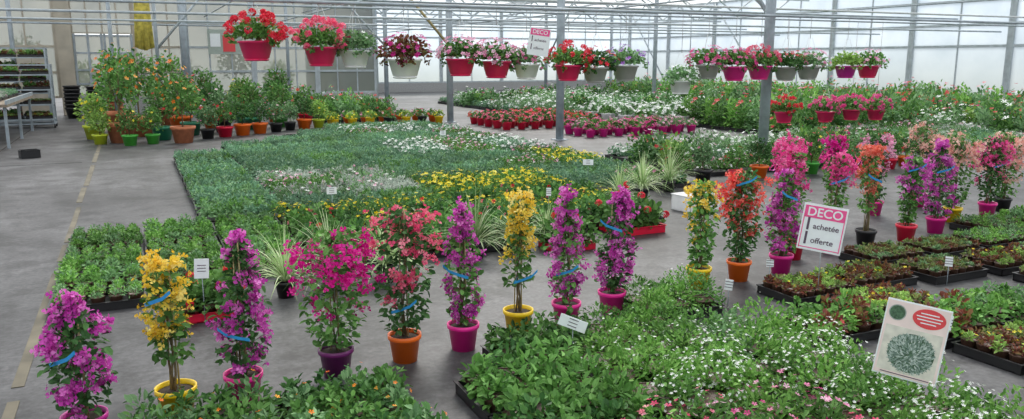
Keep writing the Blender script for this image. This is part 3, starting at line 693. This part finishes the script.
def glass(name, col, trn, tl, foot_tone=0.):
    m = bpy.data.materials.new(name); m.use_nodes = True; nt = m.node_tree; nt.nodes.clear()
    out = nt.nodes.new('ShaderNodeOutputMaterial'); tr = nt.nodes.new('ShaderNodeBsdfTransparent'); tr.inputs[0].default_value = (*col, 1)
    t = nt.nodes.new('ShaderNodeBsdfTranslucent'); d = nt.nodes.new('ShaderNodeBsdfDiffuse')
    tc = nt.nodes.new('ShaderNodeTexCoord'); n = nt.nodes.new('ShaderNodeTexNoise'); n.inputs['Scale'].default_value = .7; n.inputs['Detail'].default_value = 5
    nt.links.new(tc.outputs['Object'], n.inputs['Vector'])
    r = nt.nodes.new('ShaderNodeValToRGB'); r.color_ramp.elements[0].position = .3; r.color_ramp.elements[1].position = .7
    r.color_ramp.elements[0].color = (col[0]*.74, col[1]*.78, col[2]*.82, 1); r.color_ramp.elements[1].color = (*col, 1)
    nt.links.new(n.outputs['Fac'], r.inputs['Fac'])
    cout = r.outputs['Color']
    if foot_tone:   # colour blends to grey-green towards the foot of the sheet
        sp = nt.nodes.new('ShaderNodeSeparateXYZ'); nt.links.new(tc.outputs['Object'], sp.inputs[0])
        mr = nt.nodes.new('ShaderNodeMapRange'); mr.inputs['From Min'].default_value = 2.6; mr.inputs['From Max'].default_value = .6; mr.inputs['To Max'].default_value = foot_tone
        nt.links.new(sp.outputs['Z'], mr.inputs['Value'])
        mx = nt.nodes.new('ShaderNodeMixRGB'); mx.inputs[2].default_value = (.36, .39, .35, 1)
        nt.links.new(mr.outputs['Result'], mx.inputs[0]); nt.links.new(cout, mx.inputs[1]); cout = mx.outputs['Color']
        nt.links.new(cout, tr.inputs[0])
    for q in (t, d): nt.links.new(cout, q.inputs['Color'])
    a = nt.nodes.new('ShaderNodeMixShader'); a.inputs[0].default_value = tl
    nt.links.new(d.outputs[0], a.inputs[1]); nt.links.new(t.outputs[0], a.inputs[2])
    b = nt.nodes.new('ShaderNodeMixShader'); b.inputs[0].default_value = trn
    nt.links.new(a.outputs[0], b.inputs[1]); nt.links.new(tr.outputs[0], b.inputs[2]); nt.links.new(b.outputs[0], out.inputs[0])
    return m
M['poly'] = glass('milky_polycarbonate', (.68, .74, .78), .1, .8, .7)
M['pane'] = glass('grey_glass', (.42, .42, .38), .42, .5, .7)
M['roof'] = glass('roof_film', (.97, .97, .96), .88, .8)

wn = [0]
def window(p, q, z0, z1, mat, frame='lsteel', fw=.06, rails=(.33, .66), mull=0):
    wn[0] += 1; b = MB()
    p = np.array(p, float); q = np.array(q, float); u = nrm(q-p); i_, j_ = p+u*fw*.26, q-u*fw*.26
    b.add([(p[0], p[1], z0), (q[0], q[1], z0), (q[0], q[1], z1), (p[0], p[1], z1)], [(0, 1, 2, 3)], mat)
    for z in [z0+.03, z1-.03]+[z0+(z1-z0)*r for r in rails]:
        b.beam((i_[0], i_[1], z), (j_[0], j_[1], z), fw*.4, frame)
    for e in (i_, j_): b.beam((e[0], e[1], z0), (e[0], e[1], z1), fw*.5, frame)
    for k in range(mull):
        e = p+(q-p)*(k+1)/(mull+1); b.beam((e[0], e[1], z0), (e[0], e[1], z1), .04, frame)
    structure('window_%d' % wn[0], b.mesh('window'))
def wall(name, p, q, z0, z1, mat, t=.1):
    structure(name, MB().beam((p[0], p[1], (z0+z1)/2), (q[0], q[1], (z0+z1)/2), t, mat, z1-z0).mesh(name))
M['kerb'] = plain('concrete_kerb', (.35, .35, .35), .8, noise=.15)
EZ = 4.2
ys = [YF]+[v for v in np.arange(16.15-3.5*6, YB, 3.5)]+[YB]
for a, b_ in zip(ys[:-1], ys[1:]): window((XR, a), (XR, b_), .45, EZ, 'poly', 'wsteel', .2, (.42, .6, .8), 1)
wall('wall_right', (XR, YF), (XR, YB), 0, .45, 'kerb')
xs = np.linspace(7.6, XR, 6)
for a, b_ in zip(xs[:-1], xs[1:]): window((a, YB), (b_, YB), .45, EZ, 'poly', 'wsteel', .16, (.42, .6, .8), 1)
wall('wall_back', (7.6, YB), (XR, YB), 0, .45, 'kerb')
wall('wall_partition', (-1.85, YP), (-1.45, YP), 0, EZ, 'beige', .25)
dn = 0
for x0, x1 in ((-1.45, -.65), (-.65, .15)):
    dn += 1; b = MB()
    b.add([(x0, YP, .1), (x1, YP, .1), (x1, YP, 2.3), (x0, YP, 2.3)], [(0, 1, 2, 3)], 'pane')
    for x in (x0+.04, x1-.04, (x0+x1)/2): b.beam((x, YP, 0), (x, YP, 2.35), .06, 'steel')
    for z in (.08, .5, .9, 1.3, 1.8, 2.3): b.beam((x0, YP, z), (x1, YP, z), .05, 'steel')
    b.tube([(x1-.12 if dn == 1 else x0+.12, YP-.08, .95), (x1-.12 if dn == 1 else x0+.12, YP-.08, 1.25)], .015, 'steel')
    structure('door_%d' % dn, b.mesh('door'))
window((-1.45, YP), (.15, YP), 2.35, EZ, 'pane', 'beige', rails=(.5,), mull=3)
for x0, x1 in ((XL, -6.5), (-6.5, -4.2), (-4.2, -1.85), (.15, 1.63), (1.63, 3.6), (3.6, 5.6), (5.6, 7.6)):
    window((x0, YP), (x1, YP), .5, EZ, 'pane', 'beige' if x1 < 2 else 'wsteel', .16, (.2, .4, .6, .8), 2)
wall('wall_partition_base', (.15, YP), (7.6, YP), 0, .5, 'kerb'); wall('wall_partition_side', (7.6, YP), (7.6, YB), 0, EZ, 'poly')
wall('wall_left', (XL, YF), (XL, YB), 0, 1.0, 'kerb')
window((XL, YF), (XL, 10), 1.0, EZ, 'poly'); window((XL, 10), (XL, YP), 1.0, EZ, 'poly')
wall('wall_front', (XL, YF), (XR, YF), 0, EZ, 'poly')
bx = [XL, -.4, 8.0, 16.2, XR]
rf = MB()
for a, c in zip(bx[:-1], bx[1:]):
    m_ = (a+c)/2
    rf.add([(a, YF, EZ), (m_, YF, EZ+1.9), (m_, YB, EZ+1.9), (a, YB, EZ)], [(0, 1, 2, 3)], 'roof')
    rf.add([(m_, YF, EZ+1.9), (c, YF, EZ), (c, YB, EZ), (m_, YB, EZ+1.9)], [(0, 1, 2, 3)], 'roof')
    for yy in np.arange(YF, YB, 2.5):
        rf.beam((a, yy, EZ), (m_, yy, EZ+1.9), .05, 'lsteel'); rf.beam((m_, yy, EZ+1.9), (c, yy, EZ), .05, 'lsteel')
structure('ceiling', rf.mesh('ceiling'))

def post(x, y, r=.07, mat='steel', h=EZ, base=True):
    b = MB().lathe([(r, 0), (r, h), (.001, h)], mat, seg=14)
    parts = [('shaft', b.mesh('shaft'))]
    if base: parts.append(('base_plate', MB().box((0, 0, .008), (.26, .26, .016), mat).mesh('plate')))
    thing('steel_post', parts, 'grey galvanised steel roof post standing among the plants', 'post', (x, y, 0), 0, 'roof posts')
for xx, yy, rr in ((8.98, 9.75, .08), (7.8, 14.3, .08), (7.45, 19.6, .085), (7.5, 25.5, .07)): post(xx, yy, rr)
for yy in (23, 31): post(16.2, yy)
post(1.55, 26.6, .12); post(-.4, 24.5, .05); post(.75, 25.6, .05); post(-2.9, 26.4, .06); post(4.6, 26.6, .05)
def pipe(p, q, r, label, mat='lsteel', nm='overhead_pipe', cat='pipe'):
    return solid(nm, MB().tube([p, q], r, mat, 8).mesh('pipe'), label, cat)
for x in (-.4, 8.0, 16.2):
    solid('roof_gutter', MB().box((x, (YF+YB)/2, EZ-.08), (.25, YB-YF-.2, .14), 'lsteel').mesh('gutter'), 'long metal gutter resting on the roof posts', 'gutter')
pipe((XL, 9.5, RZ), (XR, 9.5, RZ), .02, 'galvanised rail carrying the flower baskets', 'steel')
pipe((XL, 11.9, 2.35), (XR, 11.9, 2.35), .016, 'thin overhead rail crossing the hall', 'steel')
for yy, z, mt in ((14.5, 2.75, 'lsteel'), (16.5, 2.45, 'wsteel'), (18, 2.9, 'steel'), (19.5, 3.0, 'lsteel'), (21, 2.5, 'wsteel'), (22.5, 2.75, 'steel'), (24.5, 3.15, 'lsteel'), (26, 2.6, 'steel'), (28, 2.9, 'steel'), (33, 3.0, 'steel')):
    pipe((XL if yy < 27 else 7.7, yy, z), (XR, yy, z), .024, 'light metal pipe running across the hall', mt)
for x, z in ((2.2, 2.9), (3.7, 2.6), (5.2, 3.1), (8.9, 2.62), (11, 3.0), (14, 3.2), (20, 3.1)):
    pipe((x, 3, z), (x, YP if x < 7.6 else YB, z), .015, 'thin watering pipe running the length of the hall', 'steel')
for yy in (24.5, 29.75, 35):
    x0 = XL if yy < 27 else 7.7
    b = MB(); b.beam((x0, yy, 3.3), (XR, yy, 3.3), .06, 'wsteel'); b.beam((x0, yy, 3.9), (XR, yy, 3.9), .06, 'wsteel')
    X = np.arange(x0+.1, XR-1, .9)
    for i, x in enumerate(X): b.beam((x, yy, 3.3 if i % 2 else 3.9), (x+.9, yy, 3.9 if i % 2 else 3.3), .04, 'wsteel')
    solid('roof_truss', b.mesh('truss'), 'light steel lattice truss under the roof', 'truss')
for p, q in (((7.45, 19.5, 1.9), (5.95, 19.5, 3.6)), ((8.98, 9.8, 2.3), (8.98, 11.4, 3.9)), ((16.2, 31, 1.5), (16.2, 28.5, 4.0)), ((24.4, 26.65, .45), (24.4, 30.1, 4.1)), ((24.4, 33.65, .45), (24.4, 37.0, 4.1)), ((7.5, 25.4, 2.0), (5.9, 25.4, 3.7)), ((.75, 25.6, 1.9), (2.2, 25.6, 3.6))):
    pipe(p, q, .035, 'diagonal steel brace under the roof', 'cane' if p[1] == 19.5 else 'wsteel', 'diagonal_brace', 'brace')
thing('notice_board', [('panel', MB().box((0, 0, 0), (1.0, .04, .75), 's_grey').mesh('panel')), ('poster', MB().box((.12, -.03, -.05), (.36, .01, .5), 's_red').mesh('poster')), ('poster', MB().box((-.28, -.03, .05), (.3, .01, .4), 'paper').mesh('poster'))], 'grey notice board with red poster on the partition', 'board', (2.75, 26.92, 2.15))
b = MB()
for k in range(9):
    x = (k-4)*.052
    b.tube([(x+.02*math.sin(k*2), .03*math.cos(k*1.7), 1.85+.08*abs(k-4)/4), (x*.8, .02, 2.8), (x*.6, 0, 3.95)], [.045, .04, .03], 'net', 7)
solid('gathered_shade_net', b.mesh('net'), 'gathered yellow shade netting hanging from the roof', 'netting', (.42, 24.45, 0))
cb = [('body', MB().box((0, 0, .95), (.7, .4, 1.8), 'beige').mesh('body')), ('door', MB().box((-.17, -.215, .95), (.33, .02, 1.7), 'beige').mesh('door')), ('door', MB().box((.17, -.215, .95), (.33, .02, 1.7), 'beige').mesh('door')),
      ('base', MB().box((0, 0, .03), (.72, .42, .06), 'black').mesh('base'))]
thing('metal_cabinet', cb, 'beige two-door metal cabinet against the glazed partition', 'cabinet', (-2.45, 26.3, 0))
for i, (x, y, m_) in enumerate([(-.9, 24.6, 'p_black'), (-.45, 25.3, 'terra'), (-1.5, 25.4, 'p_black')]):
    b = MB()
    for k in range(7): b.lathe([(.15, .1*k), (.2, .1*k+.26), (.22, .1*k+.27), (.22, .1*k+.3), (.19, .1*k+.3), (.14, .1*k+.02)], m_, seg=18)
    solid('pot_stack', b.mesh('pot_stack'), 'stack of nested empty plastic plant pots', 'plant pots', (x, y, 0), 0, 'stacks of empty pots')

# ------------------------------------------------------------------ racks and bench
def rack(x, y, w, d, h, levels):
    fr = MB()
    for i in (-1, 1):
        for j in (-1, 1): fr.beam((i*w/2, j*d/2, .08), (i*w/2, j*d/2, h), .035, 'steel')
    for z in (.1, h-.02):
        for j in (-1, 1): fr.beam((-w/2, j*d/2, z), (w/2, j*d/2, z), .03, 'steel')
        for i in (-1, 1): fr.beam((i*w/2, -d/2, z), (i*w/2, d/2, z), .03, 'steel')
    parts = [('frame', fr.mesh('frame'))]
    for z in np.linspace(.2, h-.25, levels): parts.append(('shelf', MB().box((0, 0, z), (w, d, .03), 'steel').mesh('shelf')))
    for i in (-1, 1):
        for j in (-1, 1):
            wb = MB().tube([(i*w/2-.015, j*d/2, .05), (i*w/2+.015, j*d/2, .05)], .05, 'black', 12); parts.append(('wheel', wb.mesh('wheel')))
    thing('shelf_trolley', parts, 'grey metal shelf trolley loaded with plant trays', 'trolley', (x, y, 0), 0, 'shelf trolleys')
    for z in np.linspace(.2, h-.25, levels):
        for s in (-1, 1): put_tray(pick(['houseleek', 'houseleek_red', 'coleus', 'coleus']), x+s*w*.25, y, group='plant trays on the shelf trolleys', z=z+.018)
rack(-2.5, 23.4, 1.25, .5, 1.9, 6); rack(-3.9, 23.4, 1.25, .5, 1.9, 6); rack(-2.35, 22.3, 1.25, .5, 1.5, 4)
bp = [('top', MB().box((0, 0, .78), (1.1, 4.4, .05), 'wood').mesh('top')), ('rim', MB().box((-.53, 0, .84), (.03, 4.4, .08), 'steel').mesh('rim')), ('rim', MB().box((.53, 0, .84), (.03, 4.4, .08), 'steel').mesh('rim'))]
for i in (-1, 1):
    for j in (-1, 0, 1): bp.append(('leg', MB().beam((i*.48, j*2.0, 0), (i*.48, j*2.0, .76), .05, 'steel').mesh('leg')))
thing('display_bench', bp, 'long low display bench with steel legs', 'bench', (-2.6, 19.2, 0))
for k in range(5):
    put_tray(pick(['b_green', 'b_silver']), -2.6, 17.5+.85*k, rot=math.pi/2, sc=.9, group='plant trays on the display bench', z=.808)
solid('plastic_crate', tray_body(.28, .22, .13).mesh('crate'), 'small dark plastic crate standing alone on bare floor', 'crate', (-1.62, 15.4, 0), .3)
for (x, y) in [(2.9, 17.0), (3.3, 17.5)]:
    solid('plastic_crate', tray_body(.8, .45, .06).mesh('crate'), 'empty flat dark plastic tray on the floor', 'crate', (x+.3, y, 0), .1)
# ------------------------------------------------------------------ light, sky, camera
w = bpy.data.worlds.new('sky'); SC.world = w; w.use_nodes = True; nt = w.node_tree
bg = nt.nodes['Background']
sky = nt.nodes.new('ShaderNodeTexSky'); sky.sky_type = 'NISHITA'; sky.sun_disc = False; sky.sun_elevation = math.radians(50); sky.air_density = .6; sky.dust_density = 3
mx = nt.nodes.new('ShaderNodeMixRGB'); mx.inputs[0].default_value = .88; mx.inputs[2].default_value = (.96, .98, 1.0, 1)
sc_ = nt.nodes.new('ShaderNodeMixRGB'); sc_.blend_type = 'MULTIPLY'; sc_.inputs[0].default_value = 1; sc_.inputs[2].default_value = (.12, .12, .12, 1)
nt.links.new(sky.outputs[0], sc_.inputs[1]); nt.links.new(sc_.outputs[0], mx.inputs[1]); nt.links.new(mx.outputs[0], bg.inputs['Color'])
bg.inputs['Strength'].default_value = 1.6
L = bpy.data.lights.new('sun', 'SUN'); L.energy = 3.0; L.angle = math.radians(20); L.color = (1, .97, .9)
lo = bpy.data.objects.new('sun', L); lo.rotation_euler = (math.radians(-38), math.radians(26), 0); COL.objects.link(lo)

cam = bpy.data.cameras.new('camera'); cam.sensor_width = 36; cam.lens = 36*800/1024; cam.clip_end = 200
co = bpy.data.objects.new('camera', cam); co.location = (0, 0, 1.6); co.rotation_euler = (math.radians(90-10.6), 0, -TH)
COL.objects.link(co); SC.camera = co
SC.view_settings.view_transform = 'Standard'
SC.view_settings.exposure = 0
